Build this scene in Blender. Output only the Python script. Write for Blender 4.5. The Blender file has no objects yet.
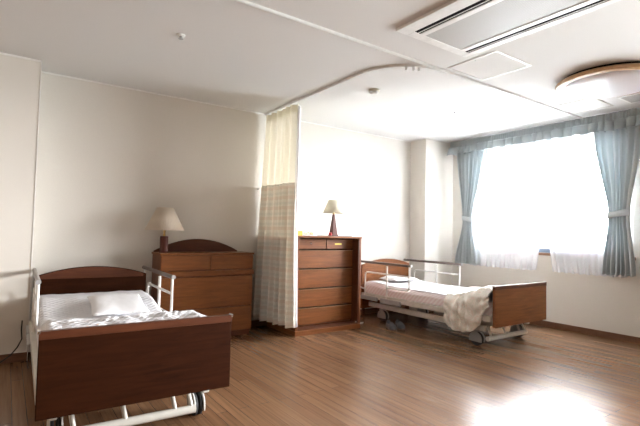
import bpy, bmesh, math, random
from mathutils import Vector, Matrix, noise
random.seed(7)
PI = math.pi
S = bpy.context.scene
COL = S.collection
H = 1.15                      # lens height

# ------------------------------------------------------------------ materials
def new_mat(name):
    m = bpy.data.materials.new(name); m.use_nodes = True
    nt = m.node_tree; nt.nodes.clear()
    out = nt.nodes.new('ShaderNodeOutputMaterial')
    b = nt.nodes.new('ShaderNodeBsdfPrincipled')
    nt.links.new(b.outputs[0], out.inputs[0])
    return m, nt, b, out
def N(nt, t, **kw):
    n = nt.nodes.new('ShaderNode' + t)
    for k, v in kw.items():
        if k in n.inputs: n.inputs[k].default_value = v
        else: setattr(n, k, v)
    return n
def ramp(nt, fac, stops):
    r = nt.nodes.new('ShaderNodeValToRGB')
    e = r.color_ramp.elements
    while len(e) < len(stops): e.new(0.5)
    for i, (p, c) in enumerate(stops):
        e[i].position = p; e[i].color = (*c, 1)
    nt.links.new(fac, r.inputs[0]); return r
def bump(nt, b, h, strength, dist=.01):
    n = N(nt, 'Bump', Strength=strength, Distance=dist)
    nt.links.new(h, n.inputs['Height']); nt.links.new(n.outputs[0], b.inputs['Normal'])
def plain(name, col, rough=.5, metal=0, spec=.5, noise_scale=None, bstr=.1, var=.06):
    m, nt, b, o = new_mat(name)
    tc = N(nt, 'TexCoord'); nz = N(nt, 'TexNoise', Scale=noise_scale or 20.0, Detail=4.0)
    nt.links.new(tc.outputs['Object'], nz.inputs['Vector'])
    lo = tuple(c*(1-var) for c in col); hi = tuple(min(1, c*(1+var)) for c in col)
    r = ramp(nt, nz.outputs[0], [(.3, lo), (.7, hi)])
    nt.links.new(r.outputs[0], b.inputs['Base Color'])
    b.inputs['Roughness'].default_value = rough; b.inputs['Metallic'].default_value = metal
    b.inputs['Specular IOR Level'].default_value = spec
    if noise_scale: bump(nt, b, nz.outputs[0], bstr, .004)
    return m
def wood(name, dark, light, scale=(2, 25, 25), rough=.35, spec=.5):
    m, nt, b, o = new_mat(name)
    tc = N(nt, 'TexCoord'); mp = N(nt, 'Mapping', Scale=scale)
    nt.links.new(tc.outputs['Object'], mp.inputs[0])
    n1 = N(nt, 'TexNoise', Scale=3.0, Detail=8.0, Roughness=.65, Distortion=.6)
    nt.links.new(mp.outputs[0], n1.inputs['Vector'])
    r = ramp(nt, n1.outputs[0], [(.3, dark), (.5, tuple((a+b_)/2 for a, b_ in zip(dark, light))), (.72, light)])
    nt.links.new(r.outputs[0], b.inputs['Base Color'])
    b.inputs['Roughness'].default_value = rough; b.inputs['Specular IOR Level'].default_value = spec
    bump(nt, b, n1.outputs[0], .05, .002)
    return m
M = {}
M['wall'] = plain('cream_wallpaper', (.70, .67, .615), .8, noise_scale=160.0, bstr=.12, var=.02, spec=.2)
M['ceiling'] = plain('ceiling_paper', (.70, .695, .68), .85, noise_scale=120.0, bstr=.12, var=.02, spec=.2)
M['rearwall'] = plain('unseen_dark_brown_wall', (.30, .21, .14), .7)  # walls out of view, coloured dark to cut the bounced fill light
M['white_trim'] = plain('white_trim', (.80, .79, .76), .5)
M['base'] = wood('baseboard_wood', (.10, .042, .02), (.17, .075, .038), (3, 3, 30), .4)
M['woodx'] = wood('cherry_wood', (.135, .042, .011), (.25, .090, .026), (1.2, 14, 14), .38, .3)
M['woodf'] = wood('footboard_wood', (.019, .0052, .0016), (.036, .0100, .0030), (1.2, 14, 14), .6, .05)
M['woodd'] = wood('dark_wood', (.06, .018, .008), (.11, .034, .014), (1.2, 14, 14), .38, .3)
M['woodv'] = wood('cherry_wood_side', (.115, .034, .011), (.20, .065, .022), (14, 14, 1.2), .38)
M['lampwood'] = wood('lamp_wood', (.060, .013, .008), (.10, .024, .014), (20, 20, 2), .4, .25)
M['ringwood'] = wood('pale_ring_wood', (.42, .25, .12), (.58, .37, .2), (6, 6, 6), .4)
M['steel'] = plain('cream_painted_steel', (.55, .53, .48), .35)
M['steelw'] = plain('white_painted_steel', (.72, .71, .68), .3)
M['rubber'] = plain('dark_rubber', (.03, .03, .032), .6)
M['greyplastic'] = plain('grey_plastic', (.34, .34, .34), .4)
M['capgrey'] = plain('grey_brown_vinyl_grip', (.12, .085, .07), .45)
M['capgreyl'] = plain('grey_vinyl_grip', (.24, .21, .19), .45)
M['brass'] = plain('brass', (.6, .42, .18), .3, metal=1)
M['chrome'] = plain('chrome', (.7, .7, .7), .2, metal=1)
M['white_plastic'] = plain('white_plastic', (.78, .78, .76), .35)
M['slot'] = plain('black_slot', (.012, .012, .014), .8, spec=.05)
M['lit_lipwood'] = wood('lit_lip_wood', (.26, .12, .05), (.36, .18, .08), (1.2, 14, 14), .4)  # paler than the drawers: light caught on their top edges, put into the colour
M['grille'] = None
M['yellow'] = plain('yellow_sticker', (.80, .62, .05), .5)
M['gold'] = plain('mustard_card', (.62, .36, .03), .5)
M['red'] = plain('red_plastic', (.45, .02, .02), .4)
M['orange'] = plain('orange_print', (.85, .45, .08), .5)
M['blueprint'] = plain('blue_print', (.25, .40, .65), .5)
M['shoe'] = plain('slate_blue_canvas', (.075, .085, .10), .8, noise_scale=200.0)
M['shoel'] = plain('pale_lining', (.50, .46, .38), .8)
M['sole'] = plain('shoe_sole', (.10, .075, .06), .7)
M['cord'] = plain('black_cord', (.012, .012, .012), .5)
M['alu'] = plain('blue_grey_aluminium', (.16, .21, .28), .4)
M['sillwood'] = plain('brown_sill_wood', (.32, .17, .10), .5)

def mat_floor():
    m, nt, b, o = new_mat('floor_planks')
    tc = N(nt, 'TexCoord'); mp = N(nt, 'Mapping'); mp.inputs['Rotation'].default_value = (0, 0, PI/2)
    nt.links.new(tc.outputs['Object'], mp.inputs[0])
    br = N(nt, 'TexBrick', Scale=1.0); br.offset = .37; br.offset_frequency = 2
    br.inputs['Color1'].default_value = (.158, .080, .040, 1); br.inputs['Color2'].default_value = (.205, .110, .056, 1)
    br.inputs['Mortar'].default_value = (.085, .042, .021, 1)
    br.inputs['Mortar Size'].default_value = .0022; br.inputs['Mortar Smooth'].default_value = .4
    br.inputs['Brick Width'].default_value = 1.35; br.inputs['Row Height'].default_value = .075
    nt.links.new(mp.outputs[0], br.inputs['Vector'])
    m2 = N(nt, 'Mapping', Scale=(30, .9, 1)); nt.links.new(tc.outputs['Object'], m2.inputs[0])
    nz = N(nt, 'TexNoise', Scale=1.3, Detail=3.0, Roughness=.6)
    nt.links.new(m2.outputs[0], nz.inputs['Vector'])
    r = ramp(nt, nz.outputs[0], [(.3, (.72, .69, .66)), (.5, (.95, .95, .95)), (.72, (1.18, 1.18, 1.18))])
    mx = N(nt, 'Mix', data_type='RGBA', blend_type='MULTIPLY'); mx.inputs[0].default_value = 1
    nt.links.new(br.outputs['Color'], mx.inputs[6]); nt.links.new(r.outputs[0], mx.inputs[7])
    nt.links.new(mx.outputs[2], b.inputs['Base Color'])
    b.inputs['Roughness'].default_value = .27
    b.inputs['Specular IOR Level'].default_value = .36
    return m
M['floor'] = mat_floor()

def cloth(name, col, trans=.25, rough=.9, bscale=300.0, bs=.2, alpha=1.0):
    m, nt, b, o = new_mat(name)
    tc = N(nt, 'TexCoord'); nz = N(nt, 'TexNoise', Scale=bscale, Detail=2.0)
    nt.links.new(tc.outputs['Object'], nz.inputs['Vector'])
    b.inputs['Base Color'].default_value = (*col, 1); b.inputs['Roughness'].default_value = rough
    b.inputs['Specular IOR Level'].default_value = .15
    bump(nt, b, nz.outputs[0], bs, .002)
    last = b
    if trans:
        t = N(nt, 'BsdfTranslucent'); t.inputs[0].default_value = (*col, 1)
        mx = N(nt, 'MixShader'); mx.inputs[0].default_value = trans
        nt.links.new(b.outputs[0], mx.inputs[1]); nt.links.new(t.outputs[0], mx.inputs[2]); last = mx
    if alpha < 1:
        t = N(nt, 'BsdfTransparent'); mx = N(nt, 'MixShader'); mx.inputs[0].default_value = alpha
        nt.links.new(t.outputs[0], mx.inputs[1]); nt.links.new(last.outputs[0], mx.inputs[2]); last = mx
    nt.links.new(last.outputs[0], o.inputs[0])
    return m, nt, b
M['drape'] = cloth('pale_blue_grey_curtain', (.60, .65, .67), .2)[0]
M['valance'] = cloth('grey_blue_valance', (.44, .49, .51), .12)[0]
M['sheer'] = cloth('white_sheer', (.93, .95, 1.0), .5, alpha=.62)[0]
M['mesh'] = cloth('cream_mesh_cloth', (.88, .83, .70), .35, alpha=.85)[0]
M['sheet'] = cloth('white_sheet', (.76, .75, .77), 0, bscale=60.0, bs=.15)[0]
M['blanket'] = cloth('white_blanket_cloth', (.72, .70, .66), 0, bscale=40.0, bs=.3)[0]
M['pillow'] = cloth('white_pillowcase', (.78, .78, .80), 0, bscale=80.0)[0]
M['shade'] = cloth('beige_pleated_shade', (.70, .61, .50), .3)[0]
M['shade2'] = cloth('cream_shade', (.82, .78, .66), .3)[0]

def mat_quilt():
    m, nt, b = cloth('white_quilted_cover', (.74, .74, .77), 0)
    tc = N(nt, 'TexCoord'); mp = N(nt, 'Mapping'); mp.inputs['Rotation'].default_value = (0, 0, PI/4)
    nt.links.new(tc.outputs['Object'], mp.inputs[0])
    v = N(nt, 'TexVoronoi', Scale=26.0); v.inputs['Randomness'].default_value = 0.0
    nt.links.new(mp.outputs[0], v.inputs['Vector'])
    bump(nt, b, v.outputs['Distance'], 1.0, -.012)
    return m
M['quilt'] = mat_quilt()
def mat_pink():
    m, nt, b = cloth('pink_striped_cover', (.8, .7, .7), 0)
    tc = N(nt, 'TexCoord'); w = N(nt, 'TexWave', Scale=11.0); w.bands_direction = 'DIAGONAL'
    nt.links.new(tc.outputs['Object'], w.inputs['Vector'])
    r = ramp(nt, w.outputs[0], [(.2, (.74, .62, .62)), (.8, (.80, .74, .73))])
    nt.links.new(r.outputs[0], b.inputs['Base Color'])
    return m
M['pink'] = mat_pink()
def mat_floral():
    m, nt, b = cloth('floral_blanket', (.7, .68, .64), 0)
    tc = N(nt, 'TexCoord'); v = N(nt, 'TexNoise', Scale=22.0, Detail=3.0, Distortion=1.5)
    nt.links.new(tc.outputs['Object'], v.inputs['Vector'])
    r = ramp(nt, v.outputs[0], [(.42, (.74, .73, .66)), (.52, (.84, .82, .78)), (.62, (.78, .70, .63))])
    nt.links.new(r.outputs[0], b.inputs['Base Color'])
    return m
M['floral'] = mat_floral()
def mat_plaid():
    m, nt, b = cloth('plaid_curtain', (.6, .55, .45), .3)
    tr = [n for n in nt.nodes if n.type == 'BSDF_TRANSLUCENT'][0]
    uv = N(nt, 'UVMap'); sp = N(nt, 'SeparateXYZ'); nt.links.new(uv.outputs[0], sp.inputs[0])
    def band(sock, period, lo, w):
        d = N(nt, 'Math', operation='DIVIDE'); nt.links.new(sock, d.inputs[0]); d.inputs[1].default_value = period
        f = N(nt, 'Math', operation='FRACT'); nt.links.new(d.outputs[0], f.inputs[0])
        c = N(nt, 'Math', operation='COMPARE'); nt.links.new(f.outputs[0], c.inputs[0]); c.inputs[1].default_value = lo; c.inputs[2].default_value = w
        return c.outputs[0]
    base = (.90, .87, .79)
    cur = None
    for sock, per, lo, w, col, k in ((sp.outputs[1], .115, .3, .16, (.80, .68, .58), .55), (sp.outputs[1], .115, .75, .12, (.70, .71, .64), .40),
                                     (sp.outputs[0], .13, .3, .14, (.79, .69, .60), .32), (sp.outputs[0], .13, .75, .12, (.70, .71, .64), .26)):
        mx = N(nt, 'Mix', data_type='RGBA')
        mu = N(nt, 'Math', operation='MULTIPLY'); mu.inputs[1].default_value = k
        nt.links.new(band(sock, per, lo, w), mu.inputs[0]); nt.links.new(mu.outputs[0], mx.inputs[0])
        if cur is None: mx.inputs[6].default_value = (*base, 1)
        else: nt.links.new(cur, mx.inputs[6])
        mx.inputs[7].default_value = (*col, 1); cur = mx.outputs[2]
    nt.links.new(cur, b.inputs['Base Color']); nt.links.new(cur, tr.inputs[0])
    return m
M['plaid'] = mat_plaid()
def mat_grille():
    m, nt, b, o = new_mat('grey_grille_mesh')
    tc = N(nt, 'TexCoord'); v = N(nt, 'TexChecker', Scale=160.0)
    nt.links.new(tc.outputs['Object'], v.inputs['Vector'])
    v.inputs['Color1'].default_value = (.36, .355, .34, 1); v.inputs['Color2'].default_value = (.48, .47, .45, 1)
    nt.links.new(v.outputs[0], b.inputs['Base Color']); b.inputs['Roughness'].default_value = .5
    return m
M['grille'] = mat_grille()
def mat_dome():
    m, nt, b, o = new_mat('milky_acrylic')
    b.inputs['Base Color'].default_value = (.74, .74, .76, 1); b.inputs['Roughness'].default_value = .32
    b.inputs['Subsurface Weight'].default_value = .1
    return m
M['dome'] = mat_dome()
def mat_glass():
    m, nt, b, o = new_mat('window_glass')
    t = N(nt, 'BsdfTransparent'); g = N(nt, 'BsdfGlossy', Roughness=.02)
    fr = N(nt, 'Fresnel', IOR=1.45); mx = N(nt, 'MixShader')
    nt.links.new(fr.outputs[0], mx.inputs[0]); nt.links.new(t.outputs[0], mx.inputs[1]); nt.links.new(g.outputs[0], mx.inputs[2])
    nt.links.new(mx.outputs[0], o.inputs[0]); return m
M['glass'] = mat_glass()

# ------------------------------------------------------------------ mesh helpers
class B:
    def __init__(s): s.bm = bmesh.new(); s.uv = None
    def box(s, x0, x1, y0, y1, z0, z1):
        v = [s.bm.verts.new((x, y, z)) for x in (x0, x1) for y in (y0, y1) for z in (z0, z1)]
        for f in ((0, 1, 3, 2), (4, 6, 7, 5), (0, 4, 5, 1), (2, 3, 7, 6), (0, 2, 6, 4), (1, 5, 7, 3)):
            s.bm.faces.new([v[i] for i in f])
        return s
    def ring(s, c, ax1, ax2, r1, r2, n):
        return [s.bm.verts.new(Vector(c)+ax1*(r1*math.cos(2*PI*i/n))+ax2*(r2*math.sin(2*PI*i/n))) for i in range(n)]
    def tube(s, path, r, n=10, cap=True, closed=False):
        path = [Vector(p) for p in path]; rs = r if isinstance(r, (list, tuple)) else [r]*len(path)
        rings = []; up = None
        for i, p in enumerate(path):
            if closed: d = (path[(i+1) % len(path)]-path[i-1]).normalized()
            elif i == 0: d = (path[1]-p).normalized()
            elif i == len(path)-1: d = (p-path[i-1]).normalized()
            else: d = ((path[i+1]-p).normalized()+(p-path[i-1]).normalized()).normalized()
            if up is None:
                a = Vector((0, 0, 1)) if abs(d.z) < .9 else Vector((1, 0, 0))
            else: a = up
            x = (a-d*a.dot(d)).normalized(); y = d.cross(x); up = x
            rings.append(s.ring(p, x, y, rs[i], rs[i], n))
        m = len(rings)
        for i in range(m if closed else m-1):
            A, Bq = rings[i], rings[(i+1) % m]
            for j in range(n): s.bm.faces.new((A[j], A[(j+1) % n], Bq[(j+1) % n], Bq[j]))
        if cap and not closed:
            s.bm.faces.new(rings[0][::-1]); s.bm.faces.new(rings[-1])
        return s
    def lathe(s, prof, c=(0, 0, 0), n=32, pleat=0, np_=0, cap=True):
        rings = []
        for r, z in prof:
            ring = []
            for i in range(n):
                a = 2*PI*i/n; rr = r*(1+pleat*math.cos(np_*a))
                ring.append(s.bm.verts.new((c[0]+rr*math.cos(a), c[1]+rr*math.sin(a), c[2]+z)))
            rings.append(ring)
        for A, Bq in zip(rings, rings[1:]):
            for j in range(n): s.bm.faces.new((A[j], A[(j+1) % n], Bq[(j+1) % n], Bq[j]))
        if cap:
            s.bm.faces.new(rings[0][::-1]); s.bm.faces.new(rings[-1])
        return s
    def prism(s, pts, y0, y1):      # outline in x,z extruded along y
        a = [s.bm.verts.new((x, y0, z)) for x, z in pts]; b = [s.bm.verts.new((x, y1, z)) for x, z in pts]
        n = len(pts); s.bm.faces.new(a); s.bm.faces.new(b[::-1])
        for i in range(n): s.bm.faces.new((a[(i+1) % n], a[i], b[i], b[(i+1) % n]))
        return s
    def prismx(s, pts, x0, x1):     # outline in y,z extruded along x
        a = [s.bm.verts.new((x0, y, z)) for y, z in pts]; b = [s.bm.verts.new((x1, y, z)) for y, z in pts]
        n = len(pts); s.bm.faces.new(a); s.bm.faces.new(b[::-1])
        for i in range(n): s.bm.faces.new((a[(i+1) % n], a[i], b[i], b[(i+1) % n]))
        return s
    def grid(s, fn, nu, nv, uvfn=None):
        vs = [[s.bm.verts.new(fn(i/nu, j/nv)) for j in range(nv+1)] for i in range(nu+1)]
        if uvfn and not s.uv: s.uv = s.bm.loops.layers.uv.new('UVMap')
        for i in range(nu):
            for j in range(nv):
                f = s.bm.faces.new((vs[i][j], vs[i+1][j], vs[i+1][j+1], vs[i][j+1]))
                if uvfn:
                    for l, (a, b) in zip(f.loops, ((i, j), (i+1, j), (i+1, j+1), (i, j+1))):
                        l[s.uv].uv = uvfn(a/nu, b/nv)
        return s
    def build(s, name, mat, parent=None, smooth=False, bevel=0, seg=2, solid=0, sub=0, recalc=True):
        if recalc: bmesh.ops.recalc_face_normals(s.bm, faces=s.bm.faces)
        me = bpy.data.meshes.new(name); s.bm.to_mesh(me); s.bm.free()
        o = bpy.data.objects.new(name, me); COL.objects.link(o)
        me.materials.append(mat)
        if smooth:
            for p in me.polygons: p.use_smooth = True
            if smooth != 'all':
                me.set_sharp_from_angle(angle=math.radians(40))
        if parent: o.parent = parent
        if solid:
            md = o.modifiers.new('Solidify', 'SOLIDIFY'); md.thickness = solid; md.offset = 0
        if bevel:
            md = o.modifiers.new('Bevel', 'BEVEL'); md.width = bevel; md.segments = seg; md.limit_method = 'ANGLE'; md.angle_limit = math.radians(40)
        if sub:
            md = o.modifiers.new('Subdivision', 'SUBSURF'); md.levels = sub; md.render_levels = sub
        return o
def thing(name, label, cat, loc=(0, 0, 0), rz=0, group=None):
    o = bpy.data.objects.new(name, None); COL.objects.link(o); o.location = loc; o.rotation_euler = (0, 0, rz)
    o.empty_display_size = .1
    return tag(o, label, cat, group)
def tag(o, label, cat, group=None):
    o['label'] = label; o['category'] = cat
    if group: o['group'] = group
    return o
def struct(name, b, mat, parent=None, **kw):
    o = b.build(name, mat, parent, **kw)
    if parent is None: o['kind'] = 'structure'
    return o
def lerp(a, b, t): return a+(b-a)*t
def sst(a, b, x):
    t = max(0, min(1, (x-a)/(b-a))); return t*t*(3-2*t)
def interp(tab, x):
    if x <= tab[0][0]: return tab[0][1]
    for (a, p), (b, q) in zip(tab, tab[1:]):
        if x <= b:
            t = (x-a)/(b-a); t = t*t*(3-2*t); return p+(q-p)*t
    return tab[-1][1]
def arc_pts(c, r, a0, a1, n, plane='yz', k=0):
    out = []
    for i in range(n+1):
        a = math.radians(lerp(a0, a1, i/n)); u, v = c[0]+r*math.cos(a), c[1]+r*math.sin(a)
        out.append((k, u, v) if plane == 'yz' else (u, v, k))
    return out
nz = lambda x, y, z=0: noise.noise(Vector((x, y, z)))

# ------------------------------------------------------------------ room shell
XL, XR, YF, YB, ZC = -1.8, 5.76, -2.4, 4.91, 2.60
YP, XPL, XC = 4.60, .19, 5.13
T = .15
struct('floor', B().box(XL-T, XR+T, YF-T, YB+T, -.1, 0), M['floor'])
struct('ceiling', B().box(XL-T, XR+T, YF-T, YB+T, ZC, ZC+.1), M['ceiling'])
struct('wall_back', B().box(XL-T, XR+T, YB, YB+T, 0, ZC), M['wall'])
struct('wall_left', B().box(XL-T, XL, YF, YB, 0, ZC), M['rearwall'])
struct('wall_rear', B().box(XL-T, XR+T, YF-T, YF, 0, ZC), M['rearwall'])
struct('wall_pillar', B().box(XL, XPL, YP, YB, 0, ZC), M['wall'])
struct('wall_pillar', B().box(XC, XR, YP, YB, 0, ZC), M['wall'])
WY0, WY1, WZ0, WZ1 = 2.12, 4.24, .95, 2.44
V0, V1 = -1.4, .60           # second window of the same wall, nearer than the frame's edge
w = B()
for a, b_ in ((YF, V0), (V1, WY0), (WY1, YB)): w.box(XR, XR+T, a, b_, 0, ZC)
for a, b_ in ((V0, V1), (WY0, WY1)): w.box(XR, XR+T, a, b_, 0, WZ0).box(XR, XR+T, a, b_, WZ1, ZC)
struct('wall_right', w, M['wall'])
def window(name, y0, y1):
    wf = B(); fx0, fx1 = XR+.03, XR+.10
    wf.box(fx0, fx1, y0, y1, WZ1-.045, WZ1).box(fx0, fx1, y0, y0+.04, WZ0, WZ1).box(fx0, fx1, y1-.04, y1, WZ0, WZ1)
    win = struct(name, wf, M['white_trim'])
    B().box(fx0, fx1, y0+.04, y1-.04, WZ0+.002, WZ0+.055).build('bottom_frame', M['alu'], win)
    ym = (y0+y1)/2
    for a, b_, dx in ((y0+.04, ym+.03, .0), (ym-.03, y1-.04, .035)):
        sf = B(); x0, x1 = fx0+dx, fx0+dx+.03; z0, z1 = WZ0+.056, WZ1-.046
        sf.box(x0, x1, a, b_, z1-.035, z1).box(x0, x1, a, a+.035, z0, z1-.035).box(x0, x1, b_-.035, b_, z0, z1-.035).box(x0, x1, a+.035, b_-.035, z0, z0+.04)
        s_ = sf.build('window_frame', M['white_trim'], win)
        B().box(x0+.012, x0+.017, a+.035, b_-.035, z0+.04, z1-.035).build('glass', M['glass'], s_)
    B().box(XR-.012, XR+.03, y0-.03, y1+.03, WZ0-.035, WZ0).build('window_sill', M['sillwood'], win, bevel=.004)
window('window_1', WY0, WY1)
window('window_2', V0, V1)
# baseboards and trims
def base(name, *a): struct(name, B().box(*a), M['base'], bevel=.003)
base('baseboard_back', XPL, XC, YB-.012, YB, 0, .075)
base('baseboard_pillar', XL, XPL, YP-.012, YP, 0, .075)
base('baseboard_column', XC-.0, XR, YP-.012, YP, 0, .075)
base('baseboard_right', XR-.012, XR, YF, YP-.012, 0, .075)
base('baseboard_left', XL, XL+.012, YF, YP-.012, 0, .075)
def tr(name, *a): struct(name, B().box(*a), M['white_trim'])
tr('trim_1', XPL, XC, YB-.012, YB, ZC-.014, ZC)
tr('trim_2', XL, XPL+.001, YP-.012, YP, ZC-.014, ZC)
tr('trim_3', XPL-.004, XPL+.004, YP-.004, YP+.004, 0, ZC-.014)

# ------------------------------------------------------------------ beds
def guard_rail(root, x, side, capmat):
    # x = lateral position, along y from 1.16 to 2.20, grip at .765
    y0, y1, zt = 1.17, 2.16, .757
    pth = [(x, y0, zt)]+[(x, y0, .53)]+arc_pts((y0+.05, .51), .05, 180, 270, 6, 'yz', x)+[(x, 1.56, .46)]
    r = B().tube(pth, .0105, 10)
    r.tube([(x, 1.56, .735), (x, 1.56, .30)], .0125, 10)
    p2 = [(x, y0, .630), (x, 1.9, .630)]+arc_pts((1.93, .580), .05, 90, 0, 6, 'yz', x)+[(x, 1.98, .30)]
    r.tube(p2, .0105, 10)
    r.tube([(x, y1, zt), (x, y1, .42), (x, 1.98, .40)], .0105, 10)
    o = r.build('guard_rail', M['steelw'], root, smooth=True)
    g = B().tube([(x, y0-.03, .765), (x, y1+.03, .765)], .0165, 14)
    g.build('grip', capmat, o, smooth=True, bevel=.004)
    c = B().tube([(x, y0-.037, .765), (x, y0-.028, .765)], .0175, 14)
    c.build('end_cap', M['greyplastic'], o, smooth=True)
    return o
def caster(root, x, y, hood):
    r = .068
    b = B()
    for s in (-1, 1): b.tube([(x+s*.006, y-.012, r), (x+s*.024, y-.012, r)], r, 24)
    o = b.build('caster', M['rubber'], root, smooth=True, bevel=.006)
    h = B()
    pts = [(y-.012+(r+.010)*math.cos(math.radians(a)), r+(r+.010)*math.sin(math.radians(a))) for a in range(-20, 201, 20)]
    for s in (-1, 1):
        x0, x1 = x+s*.025, x+s*.034
        h.prismx(pts, min(x0, x1), max(x0, x1))
    h.box(x-.034, x+.034, y-.03, y+.03, r*2+.006, r*2+.022)
    h.tube([(x, y, r*2+.015), (x, y, .185)], .015, 12)
    h.build('caster_hood', hood, o, smooth=True, bevel=.002)
def make_bed(label, loc, second=False):
    t = thing('hospital_bed', label, 'bed', loc, 0)
    # footboard
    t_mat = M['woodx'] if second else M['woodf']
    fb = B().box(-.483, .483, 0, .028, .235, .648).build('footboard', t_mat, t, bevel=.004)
    B().box(-.483, .483, -.0025, .030, .612, .6515).build('top_band', M['woodd'], fb, bevel=.002)
    for s in (-1, 1): B().box(s*.483-.006, s*.483+.006, -.004, .032, .640, .656).build('corner_cap', M['chrome'], fb, bevel=.002)
    # headboard with arched top
    hy = 2.065
    pts = [(-.46, .12), (.46, .12), (.46, .715)]
    n = 24
    for i in range(n+1):
        u = 1-2*i/n
        pts.append((u*.44, .722+.072*(1-u*u)))
    pts.append((-.46, .715))
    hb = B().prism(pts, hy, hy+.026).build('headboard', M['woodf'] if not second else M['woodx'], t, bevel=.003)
    # arched lighter overlay on the inner face
    ar = B(); out = []
    for i in range(n+1):
        u = 1-2*i/n; out.append((u*.43, .718+.070*(1-u*u)))
    inn = [(-x, z) for x, z in [(-p[0], .700+.0*p[1]) for p in out]][::-1]
    ar.prism(out+[(-.43, .690), (.43, .690)], hy-.006, hy)
    ar.build('arched_trim', M['woodd'] if not second else M['woodx'], hb, bevel=.002)
    for s in (-1, 1): B().box(s*.42-.02, s*.42+.02, hy+.002, hy+.022, .01, .13).build('headboard_leg', M['woodd'], hb, bevel=.002)
    # frames
    up = B()
    for s in (-1, 1): up.box(s*.46-.022, s*.46+.022, .05, 2.05, .285, .345)
    up.box(-.44, .44, .05, .09, .285, .33).box(-.44, .44, 2.00, 2.05, .285, .33).box(-.44, .44, 1.0, 1.06, .285, .33)
    for k in range(9): up.box(-.44, .44, .2+k*.2, .26+k*.2, .325, .343)
    up.build('mattress_frame', M['steel'], t, bevel=.006)
    # rail sockets under the guard rails
    for s in (-1, 1):
        sk = B(); sk.box(s*.487-.016, s*.487+.016, 1.30, 1.66, .255, .315); sk.box(s*.487-.016, s*.487+.016, 1.72, 2.06, .262, .312)
        sk.build('rail_holder', M['greyplastic'], t, bevel=.008)
    lo = B()
    for s in (-1, 1): lo.box(s*.40-.02, s*.40+.02, .16, 1.97, .165, .225)
    lo.box(-.38, .38, .30, .35, .17, .22).box(-.38, .38, 1.78, 1.83, .17, .22)
    lo.build('base_frame', M['steel'], t, bevel=.006)
    # lifting links (slanted bars) and motor
    for y in (.42, 1.55):
        B().tube([(-.30, y, .20), (-.30, y+.24, .30), (.30, y+.24, .30), (.30, y, .20)], .016, 10).build('lift_link', M['steel'], t, smooth=True)
    mo = B().box(-.06, .06, .75, 1.15, .16, .23)
    mo.build('lift_motor', M['greyplastic'], t, bevel=.015)
    cb = B().tube([(-.37, .16, .085), (.335, .16, .085)], .024, 14)
    for x in (-.30, -.05, .22, .315):
        cb.tube([(x, .16, .09), (x-.02, .19, .20)], .013, 10)
    cb.build('foot_crossbar', M['steel'], t, smooth=True)
    for x in (-.38, .38):
        for y in (.29, 1.73): caster(t, x, y, M['steelw'] if not second else M['greyplastic'])
    guard_rail(t, -.458 if not second else -.475, -1, M['capgreyl'] if not second else M['capgrey'])
    guard_rail(t, .458 if not second else .475, 1, M['capgrey'])
    # mattress
    hfun = (lambda y: .475+.085*sst(1.2, 1.85, y)) if not second else (lambda y: .470+.02*sst(1.5, 1.9, y))
    def slab(x0, x1, y0, y1, zb, zt, nx, ny, wob=0, rnd=.035):
        b = B()
        def top(u, v):
            # wrap: u covers side-top-side
            y = lerp(y0, y1, v)
            if u < .15: k = u/.15; x = x0-(.004 if 0 < k < 1 else 0); z = lerp(zb, zt(y)-rnd, k)
            elif u > .85: k = (1-u)/.15; x = x1+(.004 if 0 < k < 1 else 0); z = lerp(zb, zt(y)-rnd, k)
            else:
                k = (u-.15)/.7; x = lerp(x0, x1, k); e = min(k, 1-k)*(x1-x0)
                z = zt(y)-rnd*(1-min(1, e/rnd)**.5) if e < rnd else zt(y)
                z += wob*nz(x*7, y*7)+wob*.5*nz(x*17, y*15, 3)
            return (x, y, z)
        b.grid(top, nx, ny)
        vs = b.bm.verts; vs.ensure_lookup_table()
        for j in (0, ny):
            b.bm.faces.new([vs[i*(ny+1)+j] for i in range(nx+1)])
        b.bm.faces.new([vs[0], vs[ny], vs[nx*(ny+1)+ny], vs[nx*(ny+1)]])
        return b
    mt = slab(-.445, .445, .06, 2.03, .347, hfun, 60, 90, .006 if not second else .003)
    mt.build('mattress', M['quilt'] if not second else M['pink'], t, smooth=True)
    if second:
        B().grid(lambda u, v: (lerp(-.41, .452, u), lerp(.1, 2.0, v), hfun(lerp(.1, 2.0, v))+.008+.004*nz(u*9, v*20)-.02*sst(.96, 1, u)), 40, 60)\
            .build('bed_sheet', M['sheet'], t, smooth='all', solid=.004)
    return t, hfun

bed1, h1 = make_bed('dark reddish wood hospital bed in the left foreground with white quilted mattress', (.629, 2.49, 0))
bed1.rotation_euler = (0, 0, math.radians(-1.2))
bed2, h2 = make_bed('hospital bed in front of the window wall, pinkish mattress, warm brown footboard', (4.50, 2.68, 0), True)

# folded quilt at the foot of the near bed
def quilt_fn(u, v):
    # closed loaf section along y, spanning x
    x = lerp(-.462, .462, u)
    a = 2*PI*v; ey = .29+.02*nz(u*8, 5)
    cy, cz = .35, h1(.3)+.066
    c, s_ = math.cos(a), math.sin(a)
    y = cy+ey*abs(c)**.7*(1 if c > 0 else -1); z = cz+.058*abs(s_)**.6*(1 if s_ > 0 else -1)
    end = min(1, min(u, 1-u)/.04); k = end**.5
    z = cz-.01+(z-cz+.01)*(.25+.75*k)
    if s_ > 0: z += .004+.018*nz(x*12, y*14, 2)+.012*nz(x*26, y*26, 7)
    return (x, y+.01*nz(x*10, a, 4), z)
qb = B().grid(quilt_fn, 70, 40)
bmesh.ops.remove_doubles(qb.bm, verts=qb.bm.verts, dist=.0004)
ql = qb.build('folded_quilt', M['quilt'], None, smooth='all')
ql.location = (.63, 2.49, 0); ql.rotation_euler = (0, 0, math.radians(-1.2))
tag(ql, 'rumpled white quilt folded across the foot of the near left bed', 'quilt')

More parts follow.
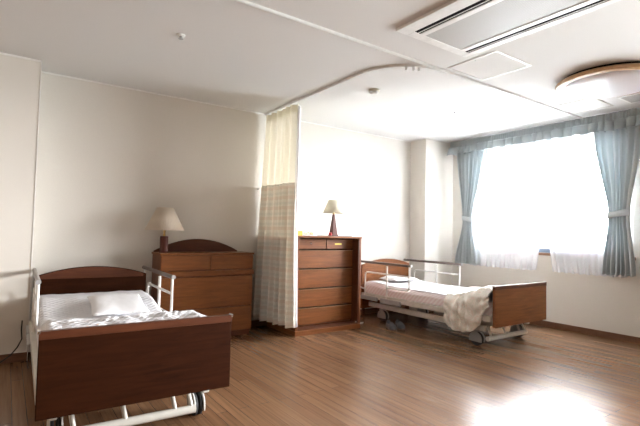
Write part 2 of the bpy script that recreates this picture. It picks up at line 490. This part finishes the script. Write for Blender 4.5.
def make_pillow(name, label, loc, rz, lx, ly, hgt, mat, rx=0):
    b = B(); 
    for sgn in (1, -1):
        def fn(u, v, sgn=sgn):
            a, c = 2*u-1, 2*v-1
            px = a*lx/2*(1-.06*(1-abs(c))**1.0*abs(a)); py = c*ly/2*(1-.06*(1-abs(a))*abs(c))
            z = hgt*.5*sgn*((1-a**4)*(1-c**4))**.55
            if sgn > 0: z += .004*nz(a*1.6, c*1.6, lx)+.0015*nz(a*5, c*5, 1)
            else: z *= .55
            return (px, py, z)
        b.grid(fn, 32, 24)
    bmesh.ops.remove_doubles(b.bm, verts=b.bm.verts, dist=.0012)
    o = b.build(name, mat, None, smooth='all'); o.location = loc; o.rotation_euler = (rx, 0, rz)
    return tag(o, label, 'pillow')
make_pillow('pillow', 'flat white pillow lying on the quilted mattress of the near left bed', (.745, 3.84, .548), math.radians(-4), .40, .56, .06, M['pillow'], math.radians(7))
make_pillow('pillow', 'small white pillow at the headboard of the bed by the window', (4.50, 4.50, .528), 0, .44, .34, .08, M['pillow'])

# blanket draped over the foot end of bed two
def blanket():
    b = B(); nu, nv = 70, 60
    botz = [(.04, .44), (.09, .36), (.17, .23), (.27, .16), (.42, .135), (.52, .155), (.60, .19)]
    def fn(u, v):
        y = lerp(.045, .60+.22*sst(.3, .8, u), v)     # along the bed
        ztop = .50+.115*sst(.55, .10, y)+.02*nz(u*5, v*5)+.012*nz(u*11, v*12, 3)
        if u > .42:                    # over the top, towards the far edge
            k = (u-.42)/.58; x = lerp(-.44, .43, k)
            z = ztop-.03*sst(.94, 1, k); z = max(z, .487) if k < .93 else z
            z += .02*math.sin(y*26+x*9)*sst(1, .3, k)*.5
        else:                          # hanging down the near side
            k = 1-u/.42; zb = interp(botz, y)
            f = math.sin(y*52+2.2*math.sin(y*17)+k*1.6)
            x = -.44-.075*sst(0, .28, k)-.020*f*sst(.1, .6, k)-.012*nz(k*6, y*14)-.02*math.sin(k*PI)
            z = lerp(ztop, zb, sst(0, 1, k)*.35+.65*k)
            y += .02*k*math.sin(y*15)
            x -= .010*math.sin(k*18+y*30)*sst(.1, .5, k)
        return (x, y, z)
    b.grid(fn, nu, nv)
    o = b.build('blanket', M['floral'], None, smooth='all', solid=.012)
    o.location = (4.50, 2.68, 0)
    tag(o, 'cream patterned blanket bunched and hanging over the foot of the window bed', 'blanket')
blanket()

# power cord of bed one
pc = B().tube([(.140, 4.50, .36), (.138, 4.52, .28), (.145, 4.54, .20), (.115, 4.55, .13), (.07, 4.555, .07), (0, 4.55, .02), (-.12, 4.52, .008), (-.5, 4.45, .008), (-.9, 4.4, .008)], .0055, 8)
tag(pc.build('power_cord', M['cord'], None, smooth=True), 'black power cord drooping from the left bed to the floor by the pillar', 'cord')

# ------------------------------------------------------------------ low dresser
def handleless(b, x0, x1, z0, z1, y): b.box(x0, x1, y, y+.02, z0, z1)
dr = thing('low_dresser', 'low wide wooden dresser with arched back panel holding the beige pleated lamp', 'dresser', (1.775, 4.72, 0))
W = .515
B().box(-W+.01, W-.01, -.145, .165, .06, .885).build('body', M['woodv'], dr, bevel=.002)
B().box(-W, W, -.168, .17, .885, .906).build('top', M['woodx'], dr, bevel=.004)
B().box(-W+.02, W-.02, -.135, .16, 0, .06).build('plinth', M['woodd'], dr)
for a, b_ in ((-W+.012, .008), (.016, W-.012)):
    B().box(a, b_, -.163, -.146, .733, .880).build('drawer', M['woodx'], dr, bevel=.003)
B().box(-W, W, -.172, -.146, .668, .722).build('ledge', M['woodx'], dr, bevel=.005)
B().box(-W+.012, W-.012, -.163, -.146, .330, .655).build('door', M['woodx'], dr, bevel=.003)
B().box(-W+.012, W-.012, -.163, -.146, .064, .322).build('drawer', M['woodx'], dr, bevel=.003)
pts = [(-.50, .906), (.445, .906)]
for i in range(25):
    u = 1-2*i/24; pts.append((-.0275+u*.4725, .918+.128*(1-u*u)))
B().prism(pts, .135, .160).build('arched_back_panel', M['woodd'], dr, bevel=.003)

def lamp(name, label, loc, shade, basefn, mats):
    t = thing(name, label, 'lamp', loc)
    basefn(t)
    return t
# lamp one
l1 = thing('table_lamp', 'table lamp with wide beige pleated shade on the low arched dresser', 'lamp', (1.335, 4.71, .906))
B().lathe([(.046, 0), (.046, .008), (.041, .012), (.041, .165), (.036, .170)], n=28).build('lamp_base', M['lampwood'], l1, smooth=True)
B().lathe([(.012, .170), (.014, .185), (.009, .192), (.012, .215), (.012, .262)], n=16).build('lamp_neck', M['brass'], l1, smooth=True)
B().lathe([(.190, .232), (.078, .462)], n=240, pleat=.012, np_=60, cap=False).build('lamp_shade', M['shade'], l1, smooth='all', solid=.003)
B().tube(arc_pts((0, 0), .189, 0, 354, 59, 'xy', .233), .003, 6, closed=True).tube([(-.079, 0, .455), (.079, 0, .455)], .002, 6).tube([(0, 0, .25), (0, 0, .456)], .003, 6).build('shade_frame', M['shade'], l1, smooth=True)

# ------------------------------------------------------------------ tall dresser
td = thing('tall_dresser', 'tall wooden chest of drawers between the divider curtain and the window bed', 'dresser', (3.115, 4.54, 0))
W = .465
b = B()
b.box(-W, -W+.028, -.315, .32, .055, 1.085).box(W-.024, W, -.315, .32, .055, 1.085).box(-W+.028, W-.024, .30, .32, .055, 1.085)
b.box(-W+.028, W-.024, -.18, .30, .055, .075)
b.build('body', M['woodv'], td, bevel=.002)
B().box(-W-.004, W+.004, -.322, .325, 1.085, 1.106).build('top', M['woodx'], td, bevel=.004)
B().box(-W-.012, W-.01, -.330, .31, 0, .055).build('plinth', M['woodx'], td, bevel=.003)
B().box(-W+.028, W-.024, -.315, -.18, .050, .064).build('shelf', M['woodd'], td)
fy = -.195
rows = [(.085, .278), (.288, .494), (.504, .722), (.733, .943)]
def face(x0, x1, z0, z1, inset=0):
    d = B().box(x0, x1, fy, fy+.02, z0, z1).build('drawer', M['woodx'], td, bevel=.003)
    return d
for z0, z1 in rows:
    d = face(-W+.030, W-.045, z0, z1-.012)
    B().box(-W+.034, W-.05, fy-.014, fy+.004, z1-.012, z1-.004).build('drawer_lip', M['lit_lipwood'], d, bevel=.002)
    B().box(-W+.030, W-.045, fy+.012, fy+.45, z0+.005, z1-.014).build('drawer_box', M['woodd'], d)
d = face(-W+.030, .010, .955, 1.07)
k = B().lathe([(.002, 0), (.010, .002), (.010, .006), (.004, .010)], n=16)
ko = k.build('lock', M['chrome'], d, smooth=True); ko.location = (-.205, fy+.0, 1.018); ko.rotation_euler = (PI/2, 0, 0)
d = face(.024, W-.045, .955, 1.07)
st = B().box(.145, .245, fy-.002, fy+.001, 1.003, 1.022).build('sticker', M['yellow'], d); st['label'] = 'yellow paper sticker'
# folded door standing against the right side
dd = B().box(W-.045, W-.026, -.312, -.17, .068, 1.075).build('door', M['woodd'], td, bevel=.002)
mg = B().box(W-.060, W-.046, -.300, -.285, .068, .083).build('door_catch', M['white_plastic'], dd, bevel=.002)

l2 = thing('table_lamp', 'small table lamp with cream shade and dark tapered stem on the tall dresser', 'lamp', (3.385, 4.55, 1.112))
sb = B()
def sq(r, z): return [(r*math.cos(PI/4+i*PI/2), r*math.sin(PI/4+i*PI/2), z) for i in range(4)]
rings = [[sb.bm.verts.new(p) for p in sq(r, z)] for r, z in ((.066, 0), (.064, .012), (.056, .016), (.017, .27))]
for A, C in zip(rings, rings[1:]):
    for j in range(4): sb.bm.faces.new((A[j], A[(j+1) % 4], C[(j+1) % 4], C[j]))
sb.bm.faces.new(rings[0][::-1]); sb.bm.faces.new(rings[-1])
sb.build('lamp_base', M['lampwood'], l2, bevel=.004)
B().lathe([(.010, .27), (.012, .28), (.008, .30), (.008, .32)], n=14).build('lamp_neck', M['brass'], l2, smooth=True)
B().lathe([(.138, .285), (.068, .452)], n=48, cap=False).build('lamp_shade', M['shade2'], l2, smooth='all', solid=.003)
B().tube([(-.070, 0, .445), (.070, 0, .445)], .002, 6).tube([(0, 0, .31), (0, 0, .446)], .003, 6).build('shade_frame', M['brass'], l2, smooth=True)
tag(B().box(3.20, 3.555, 4.38, 4.70, 1.1062, 1.1115).build('mat', plain('dark_grey_mat', (.10, .10, .10), .7), None, bevel=.002),
    'thin dark grey mat under the cream-shaded lamp on the tall dresser', 'mat')
rd = B().lathe([(.018, 0), (.022, .01), (.020, .035), (.008, .042)], n=16).build('trinket', M['red'], None, smooth=True)
rd.location = (3.295, 4.49, 1.1118); tag(rd, 'tiny red trinket beside the stem of the cream-shaded lamp', 'ornament')
yb = thing('small_box', 'small mustard yellow box at the left end of the tall dresser top', 'box', (2.785, 4.42, 1.1065))
B().box(-.036, .036, -.028, .028, 0, .052).build('body', M['gold'], yb, bevel=.002)
B().box(-.037, .037, -.029, .029, .044, .056).build('lid', M['gold'], yb, bevel=.002)
wp = thing('tissue_pack', 'white wrapped package with orange print beside the small mustard box', 'package', (2.955, 4.50, 1.1065))
def pk(u, v):
    a, c = 2*u-1, 2*v-1
    return (a*.115, c*.055, .065*((1-abs(a)**6)*(1-abs(c)**5))**.4+.003*nz(a*4, c*4))
pb = B().grid(pk, 24, 14); pb.grid(lambda u, v: ((2*u-1)*.115, (2*v-1)*.055, 0.0), 24, 14)
bmesh.ops.remove_doubles(pb.bm, verts=pb.bm.verts, dist=.0008)
pb.build('wrapper', M['white_plastic'], wp, smooth='all')
for x0, x1, z0, z1 in ((-.085, -.065, .028, .036), (-.055, -.035, .018, .026), (-.03, -.012, .034, .042), (.012, .05, .038, .046), (.014, .024, .014, .036), (.036, .05, .016, .034)):
    B().box(x0, x1, -.0585, -.0545, z0, z1).build('orange_print', M['orange'], wp)
wb = thing('white_box', 'white carton with faint blue print behind the orange printed package', 'box', (2.96, 4.66, 1.1065))
B().box(-.14, .13, -.045, .045, 0, .105).build('body', M['white_plastic'], wb, bevel=.003)
for k in range(5): B().box(-.10+k*.045, -.075+k*.045, -.0465, -.0445, .078, .090).build('blue_print', M['blueprint'], wb)

# ------------------------------------------------------------------ slippers and cable behind dresser
def shoe(label, x, y, rz):
    t = thing('slipper', label, 'shoe', (x, y, 0), rz, 'slippers under the window bed')
    def outl(k): return .036+.012*math.sin(PI*k)**.8+.006*k
    b = B(); L = .24
    pts = []
    n = 20
    for i in range(n+1):
        k = i/n; pts.append((-L/2+L*k, interp([(0, .018), (.12, .034), (.45, .032), (.75, .046), (.92, .034), (1, .012)], k)))
    vt = []
    for z in (0, .016):
        vt.append([b.bm.verts.new((w_, y_, z)) for y_, w_ in pts]+[b.bm.verts.new((-w_, y_, z)) for y_, w_ in pts[::-1]])
    b.bm.faces.new(vt[0][::-1]); b.bm.faces.new(vt[1]); m = len(vt[0])
    for i in range(m): b.bm.faces.new((vt[0][i], vt[0][(i+1) % m], vt[1][(i+1) % m], vt[1][i]))
    b.build('sole', M['sole'], t)
    def up(u, v):
        k = lerp(.0, 1, v); w_ = interp([(0, .018), (.12, .033), (.45, .031), (.75, .045), (.92, .033), (1, .012)], k)
        hh = interp([(0, .085), (.1, .092), (.38, .080), (.55, .085), (.8, .062), (1, .026)], k)
        a = PI*u; x_ = w_*math.cos(a); op = sst(.10, .16, k)*sst(.55, .48, k)
        z = .014+(hh-.014)*math.sin(a)**.7
        if op > 0 and math.sin(a) > .55: z = lerp(z, .024, op); 
        return (x_, -L/2+L*k, z)
    o = b2 = B().grid(up, 24, 30).build('upper', M['shoe'], t, smooth='all', solid=.003)
    B().grid(lambda u, v: (lerp(-.024, .024, u), lerp(-.085, .02, v), .026+.002*math.sin(u*PI)), 6, 10).build('insole', M['shoel'], t, smooth='all', solid=.002)
    B().box(-.030, .030, .022, .038, .058, .064).build('strap', M['shoel'], t, bevel=.002)
    return t
shoe('left slate blue slipper of the pair on the floor under the window bed', 3.865, 3.985, math.radians(156))
shoe('right slate blue slipper of the pair on the floor under the window bed', 3.995, 3.965, math.radians(152))
ps = thing('sandal', 'pale rimmed sandal partly hidden behind the tall dresser corner', 'shoe', (3.70, 4.47, 0), math.radians(70))
b = B(); 
pts = [(.045*math.cos(a)*(1+.15*math.sin(a)), .115*math.sin(a)) for a in [2*PI*i/28 for i in range(28)]]
def slabp(pts, z0, z1):
    b = B(); A = [b.bm.verts.new((x, y, z0)) for x, y in pts]; C = [b.bm.verts.new((x, y, z1)) for x, y in pts]
    b.bm.faces.new(A[::-1]); b.bm.faces.new(C)
    for i in range(len(pts)): b.bm.faces.new((A[i], A[(i+1) % len(pts)], C[(i+1) % len(pts)], C[i]))
    return b
slabp(pts, 0, .014).build('sole', M['white_plastic'], ps, bevel=.002)
slabp([(x*.88, y*.93) for x, y in pts], .0142, .020).build('insole', M['sole'], ps)
B().grid(lambda u, v: (.044*math.cos(PI*u), lerp(-.01, .07, v), .014+.045*math.sin(PI*u)), 16, 8).build('strap', M['cord'], ps, smooth='all', solid=.004)

# ------------------------------------------------------------------ divider curtain
dc = thing('divider_curtain', 'hanging divider curtain, cream mesh above and plaid cloth below, on ceiling track', 'curtain', (2.56, 4.52, 0))
def dcf(s, z):      # s 0..1 along the track, from the back wall to the room
    y0, y1 = .345, -.375
    drop = (2.55-z)/2.5
    spread = .02*drop
    y = lerp(y0, y1-.03*drop, s)
    amp = lerp(.026, .060, min(1, drop*1.3))
    ph = s*2*PI*6.5+.8*math.sin(s*9)+.25*math.sin(z*2+s*5)
    x = amp*math.sin(ph)+.012*math.sin(s*31+z*.8)-.085*drop*sst(.9, 0, s)
    y += .010*math.cos(ph*1.0)*drop
    return (x, y, z)
PL = {}
def arclen():
    L = [0]; p = Vector(dcf(0, 1))
    for i in range(1, 401):
        q = Vector(dcf(i/400, 1)); L.append(L[-1]+(q-p).length); p = q
    return L
AL = arclen()
def Uof(u): i = u*400; a = int(min(i, 399)); return lerp(AL[a], AL[a+1], i-a)
hemz = lambda u: .115+.01*math.sin(u*20)
B().grid(lambda u, v: dcf(u, lerp(1.685, 2.555, v)), 240, 20, lambda u, v: (Uof(u), v)).build('mesh_panel', M['mesh'], dc, smooth='all')
B().grid(lambda u, v: dcf(u, lerp(hemz(u), 1.690, v)), 240, 36, lambda u, v: (Uof(u), lerp(hemz(u), 1.69, v))).build('plaid_panel', M['plaid'], dc, smooth='all', solid=.002)
B().grid(lambda u, v: (lambda p: (p[0]-.002, p[1], p[2]))(dcf(u, lerp(2.47, 2.556, v))), 240, 4).build('header_tape', M['shade2'], dc, smooth='all')
def hemf(u, v):
    z = lerp(hemz(1), 2.53, v); p = dcf(1, z); return (p[0]+u*.062, p[1]+.03*u+.012*math.sin(u*5+z), z)
B().grid(hemf, 8, 30).build('white_hem', M['sheet'], dc, smooth='all', solid=.002)
for i in range(12):
    p = dcf((i+.5)/12, 2.555)
    B().tube([(p[0]*.3, p[1], 2.582), (p[0]*.5, p[1], 2.565), (p[0], p[1], 2.548)], .0025, 6).build('runner', M['white_plastic'], dc, smooth=True)
# tie-back knob on the wall
kb = B().tube([(2.49, YB, 1.66), (2.49, YB-.03, 1.66)], .008, 10).tube([(2.49, YB-.03, 1.66), (2.49, YB-.042, 1.66)], .016, 14)
tag(kb.build('tieback_hook', M['white_plastic'], None, smooth=True), 'small pale tie-back hook on the wall left of the divider curtain', 'hook')

# ceiling tracks
def track(path, name, label):
    b = B(); n = len(path); pr = []
    hw, zt, zb = .0085, ZC, ZC-.018
    P = [Vector(p) for p in path]
    rg = []
    for i, p in enumerate(P):
        d = (P[min(i+1, n-1)]-P[max(i-1, 0)]).normalized(); s = Vector((-d.y, d.x, 0))
        rg.append([b.bm.verts.new(p+s*a+Vector((0, 0, z))) for a, z in ((-hw, zt), (-hw, zb), (-.004, zb), (-.004, zb+.006), (.004, zb+.006), (.004, zb), (hw, zb), (hw, zt))])
    for A, C in zip(rg, rg[1:]):
        for j in range(8): b.bm.faces.new((A[j], A[(j+1) % 8], C[(j+1) % 8], C[j]))
    b.bm.faces.new(rg[0]); b.bm.faces.new(rg[-1][::-1])
    return tag(b.build(name, M['white_plastic'], None), label, 'curtain track')
track([(-.5, 2.55, 0), (5.60, 2.585, 0)], 'ceiling_track', 'long straight white curtain track crossing the ceiling towards the window')
R_ = .46
cp = [(2.56, 4.895, 0), (2.56, 2.575+R_+.1, 0)]
for i in range(1, 15):
    a = PI-(PI/2)*i/14; cp.append((2.56+R_+R_*math.cos(a), 2.575+R_-.0-R_*math.sin(a)+.03*(1-i/14), 0))
cp.append((3.09, 2.581, 0))
track([(x, y+.012, 0) for x, y, _ in cp], 'ceiling_track', 'curved pale curtain track that carries the divider curtain')
for i, (x, y) in enumerate(((2.74, 2.69), (2.80, 2.66), (2.84, 2.64))):
    ro = B().box(x-.006, x+.006, y-.012, y+.012, ZC-.05, ZC-.0185).build('track_hook', M['white_plastic'], None, bevel=.003)
    tag(ro, 'small white empty hook hanging on the bend of the ceiling track', 'hook', 'empty hooks on the track bend')

# ------------------------------------------------------------------ window curtains
def drape(name, label, x, top, tie, bot, zt, ztie, zb, flip):
    t = thing(name, label, 'curtain', (x, (top[0]+top[1])/2, 0)); cy = (top[0]+top[1])/2
    def fn(u, v):
        z = lerp(zb, zt, v)
        if z > ztie: k = sst(ztie, zt, z)**.8; a, b_ = lerp(tie[0], top[0], k), lerp(tie[1], top[1], k); am = lerp(.026, .032, k); 
        else: k = sst(ztie, zb, z); a, b_ = lerp(tie[0], bot[0], k), lerp(tie[1], bot[1], k); am = lerp(.026, .040, k)
        ph = 2*PI*7*u+.7*math.sin(5*u+z*.7)
        return (am*math.sin(ph)-.03*math.exp(-((z-ztie)/.25)**2)*math.sin(PI*u), lerp(a, b_, u)-cy+.004*math.sin(ph*1.3), z+.012*math.sin(ph)*(1-v)*(.5))
    B().grid(fn, 120, 60).build('cloth', M['drape'], t, smooth='all', solid=.003)
    m, h = (tie[0]+tie[1])/2-cy, (tie[1]-tie[0])/2+.012
    bd = B(); n = 40
    def bf(u, v):
        a = 2*PI*u
        return (-.012+.052*math.sin(a), m+h*math.cos(a), ztie+lerp(-.035, .035, v)+.02*flip*math.cos(a))
    bd.grid(bf, n, 3); bmesh.ops.remove_doubles(bd.bm, verts=bd.bm.verts, dist=.0005)
    bd.build('tieback', M['drape'], t, smooth='all', solid=.004)
    return t
drape('window_curtain', 'left grey-blue curtain tied back in the corner beside the column', 5.635, (3.90, 4.42), (4.12, 4.30), (4.01, 4.43), 2.45, 1.40, .735, 1)
drape('window_curtain', 'right grey-blue curtain tied back at the right edge of the window', 5.635, (1.97, 2.47), (2.10, 2.31), (2.05, 2.38), 2.45, 1.43, .745, -1)
def sheer(label, y0, y1, gap_at):
    def fn(u, v):
        z = lerp(.715+.006*math.sin(u*60), 2.44, v)
        a, b_ = y0, y1
        if gap_at == 'hi': b_ = lerp(y1, y1+.14, v**.7)
        if gap_at == 'lo': a = lerp(y0, y0-.14, v**.7)
        L = (y1-y0)
        ph = 2*PI*u*L/.075+.9*math.sin(u*11+v)
        return (.013*math.sin(ph)+(.012 if gap_at == 'hi' else -.016), lerp(a, b_, u), z)
    o = B().grid(fn, int(260*(y1-y0)), 20).build('sheer_curtain', M['sheer'], None, smooth='all')
    o.location = (5.71, 0, 0); tag(o, label, 'curtain')
sheer('white sheer curtain covering the left half of the window', 3.20, 4.22, 'lo')
sheer('white sheer curtain covering the right half of the window', 2.16, 2.99, 'hi')
va = thing('valance', 'grey-blue gathered ruffled valance across the top of the window', 'valance', (5.60, 3.1, 0))
VY0, VY1 = 1.62, 4.50
def vf(u, v):
    z = lerp(2.475, 2.585, v); y = lerp(VY0, VY1, u)-3.1
    return (-.018+.009*math.sin(y*2*PI/.034+.9*math.sin(y*13)), y, z)
B().grid(vf, 700, 4).build('gathered_header', M['valance'], va, smooth='all', solid=.002)
def vr(u, v):
    z0 = 2.375+.008*math.sin(u*150+2*math.sin(u*37)); z = lerp(z0, 2.495, v); y = lerp(VY0-.01, VY1+.01, u)-3.1
    am = lerp(.046, .010, v)
    ph = y*2*PI/.115+2.1*math.sin(y*7.3)+1.2*math.sin(y*17)
    return (-.044-.014*(1-v)+am*math.sin(ph), y+am*.4*math.cos(ph), z)
B().grid(vr, 700, 8).build('ruffle', M['valance'], va, smooth='all', solid=.002)
for y in (VY0, VY1):
    B().box(-.030, .158, y-3.1-.004, y-3.1+.004, 2.40, 2.585).build('return_end', M['valance'], va)
B().box(-.005, .03, VY0-3.1+.01, VY1-3.1-.01, 2.53, 2.575).build('curtain_rail', M['white_plastic'], va)

# ------------------------------------------------------------------ ceiling fittings
ac = thing('ceiling_air_conditioner', 'white ceiling cassette air conditioner with two black outlet slots and grey grille', 'air conditioner', (2.575, 1.53, ZC))
ax, ay = .385, .725
b = B(); zb = -.022
def frame_rects(rects, z0, z1):
    q = B()
    for r in rects: q.box(r[0], r[1], r[2], r[3], z0, z1)
    return q
sx0, sx1 = -.275, -.215; sx2, sx3 = .285, .335; sy = .655
fr = frame_rects([(-ax, sx0, -ay, ay), (sx3, ax, -ay, ay), (sx0, sx3, sy, ay), (sx0, sx3, -ay, -sy), (sx1, -.165, -sy, sy), (.235, sx2, -sy, sy)], zb, -.001)
fr.build('panel', M['white_plastic'], ac, bevel=.003)
for a, b_ in ((sx0, sx1), (sx2, sx3)):
    so = B().box(a, b_, -sy, sy, -.018, -.001).build('outlet_slot', M['slot'], ac)
    mid = (a+b_)/2
    B().box(mid+.004, mid+.010, -sy+.005, sy-.005, -.022, -.0182).build('louvre', M['white_plastic'], so)
B().box(-.165, .235, -sy, sy, -.018, -.001).build('intake_grille', M['grille'], ac)

def hatch(label, x0, x1, y0, y1, dark=False):
    t = thing('ceiling_hatch', label, 'access hatch', ((x0+x1)/2, (y0+y1)/2, ZC)); a, c = (x1-x0)/2, (y1-y0)/2; f = .014
    frame_rects([(-a, a, -c, -c+f), (-a, a, c-f, c), (-a, -a+f, -c+f, c-f), (a-f, a, -c+f, c-f)], -.006, 0).build('hatch_frame', M['white_plastic'] if not dark else M['steel'], t)
    B().box(-a+f+.002, a-f-.002, -c+f+.002, c-f-.002, -.003, 0).build('hatch_panel', M['ceiling'], t)
    B().tube([(-a+.03, -c*.1, -.003), (-a+.03, -c*.1, -.009)], .006, 10).build('latch', M['chrome'], t)
hatch('square white framed access hatch beside the air conditioner', 3.075, 3.575, 2.05, 2.53)
hatch('square access hatch in the ceiling between the round light and valance', 4.88, 5.35, 2.14, 2.55, True)
ev = thing('ceiling_vent', 'flat grey exhaust grille beyond the round ceiling light', 'vent', (5.21, 1.82, ZC))
frame_rects([(-.16, .16, -.17, -.15), (-.16, .16, .15, .17), (-.16, -.14, -.15, .15), (.14, .16, -.15, .15)], -.012, 0).build('vent_frame', M['white_plastic'], ev, bevel=.002)
B().box(-.14, .14, -.15, .15, -.009, 0).build('grille', M['grille'], ev)

cl = thing('ceiling_light', 'large round ceiling light with pale wooden rim and milky dome', 'light', (4.41, 1.79, ZC))
R0 = .44
B().lathe([(R0-.04, 0), (R0-.04, -.024)], n=64).build('backing', M['slot'], cl, smooth=True)
B().lathe([(R0-.055, -.024), (R0-.012, -.024), (R0, -.034), (R0-.004, -.060), (R0-.03, -.070), (R0-.055, -.064), (R0-.055, -.024)], n=96, cap=False).build('wooden_rim', M['ringwood'], cl, smooth=True)
prof = []
for i in range(15):
    a = PI/2*i/14; prof.append(((R0-.05)*math.cos(a)+.0005, -.056-.065*math.sin(a)))
B().lathe(prof, n=96).build('dome', M['dome'], cl, smooth='all')

sm = thing('smoke_detector', 'round white smoke detector on the ceiling above the tall dresser', 'smoke detector', (2.985, 3.374, ZC))
B().lathe([(.055, 0), (.055, -.014), (.048, -.020)], n=32).build('base', M['shade2'], sm, smooth=True)
B().lathe([(.046, -.020), (.044, -.036), (.030, -.044), (.012, -.046)], n=32).build('sensor_cover', M['white_plastic'], sm, smooth=True)
sp = thing('sprinkler_head', 'small white ceiling sprinkler head above the low dresser side of the room', 'sprinkler', (1.006, 3.311, ZC))
B().lathe([(.032, 0), (.030, -.008), (.016, -.012)], n=24).build('escutcheon', M['white_plastic'], sp, smooth=True)
B().lathe([(.012, -.012), (.012, -.026), (.018, -.028), (.018, -.031)], n=20).build('nozzle', M['greyplastic'], sp, smooth=True)
for x, y, lb in ((4.265, 3.386, 'tiny ceiling sprinkler head near the column corner'),):
    q = thing('sprinkler_head', lb, 'sprinkler', (x, y, ZC))
    B().lathe([(.018, 0), (.016, -.006), (.008, -.012), (.010, -.018)], n=18).build('nozzle', M['greyplastic'], q, smooth=True)

# ------------------------------------------------------------------ light
wd = bpy.data.worlds.new('World'); S.world = wd; wd.use_nodes = True
nt = wd.node_tree; bg = nt.nodes['Background']
tc = nt.nodes.new('ShaderNodeTexCoord'); sp_ = nt.nodes.new('ShaderNodeSeparateXYZ'); nt.links.new(tc.outputs['Generated'], sp_.inputs[0])
rp = nt.nodes.new('ShaderNodeValToRGB'); nt.links.new(sp_.outputs[2], rp.inputs[0])
hm = nt.nodes.new('ShaderNodeMapRange'); hm.inputs['From Min'].default_value = -1; nt.links.new(sp_.outputs[2], hm.inputs[0])
nt.links.new(hm.outputs[0], rp.inputs[0])
el = rp.color_ramp.elements; el.new(.5); el.new(.6)
for e_, (p_, c_) in zip(el, ((0, (.22, .24, .24)), (.49, (.34, .36, .36)), (.505, (1, 1, 1)), (1, (.30, .33, .37)))):
    e_.position = p_; e_.color = (*c_, 1)
nt.links.new(rp.outputs[0], bg.inputs[0])
mr = nt.nodes.new('ShaderNodeMapRange'); nt.links.new(sp_.outputs[1], mr.inputs[0])
for k, v in (('From Min', -.20), ('From Max', .40), ('To Min', 36.0), ('To Max', 12.0)): mr.inputs[k].default_value = v
nt.links.new(mr.outputs[0], bg.inputs[1])
for a, b_ in ((WY0, WY1), (V0, V1)):
    pl = bpy.data.lights.new('window_portal', 'AREA'); pl.shape = 'RECTANGLE'; pl.size = WZ1-WZ0; pl.size_y = b_-a
    pl.cycles.is_portal = True
    po = bpy.data.objects.new('window_portal', pl); COL.objects.link(po)
    po.location = (XR+.14, (a+b_)/2, (WZ0+WZ1)/2); po.rotation_euler = (0, PI/2, 0)

# ------------------------------------------------------------------ camera
cam = bpy.data.cameras.new('Camera'); co = bpy.data.objects.new('Camera', cam); COL.objects.link(co)
cam.sensor_width = 36; cam.lens = 448.3/640*36; cam.clip_start = .05
yaw, pit, rol = math.radians(34.89), math.radians(2.47), math.radians(1.29)
fw = Vector((math.sin(yaw)*math.cos(pit), math.cos(yaw)*math.cos(pit), math.sin(pit)))
r = Vector((math.cos(yaw), -math.sin(yaw), 0)); u = r.cross(fw)
r2 = math.cos(rol)*r+math.sin(rol)*u; u2 = -math.sin(rol)*r+math.cos(rol)*u
m = Matrix((r2, u2, -fw)).transposed().to_4x4(); m.translation = (0, 0, H)
co.matrix_world = m
S.camera = co
S.view_settings.view_transform = 'Standard'; S.view_settings.look = 'None'
S.view_settings.gamma = 1; S.view_settings.use_curve_mapping = False
S.view_settings.exposure = 2.36
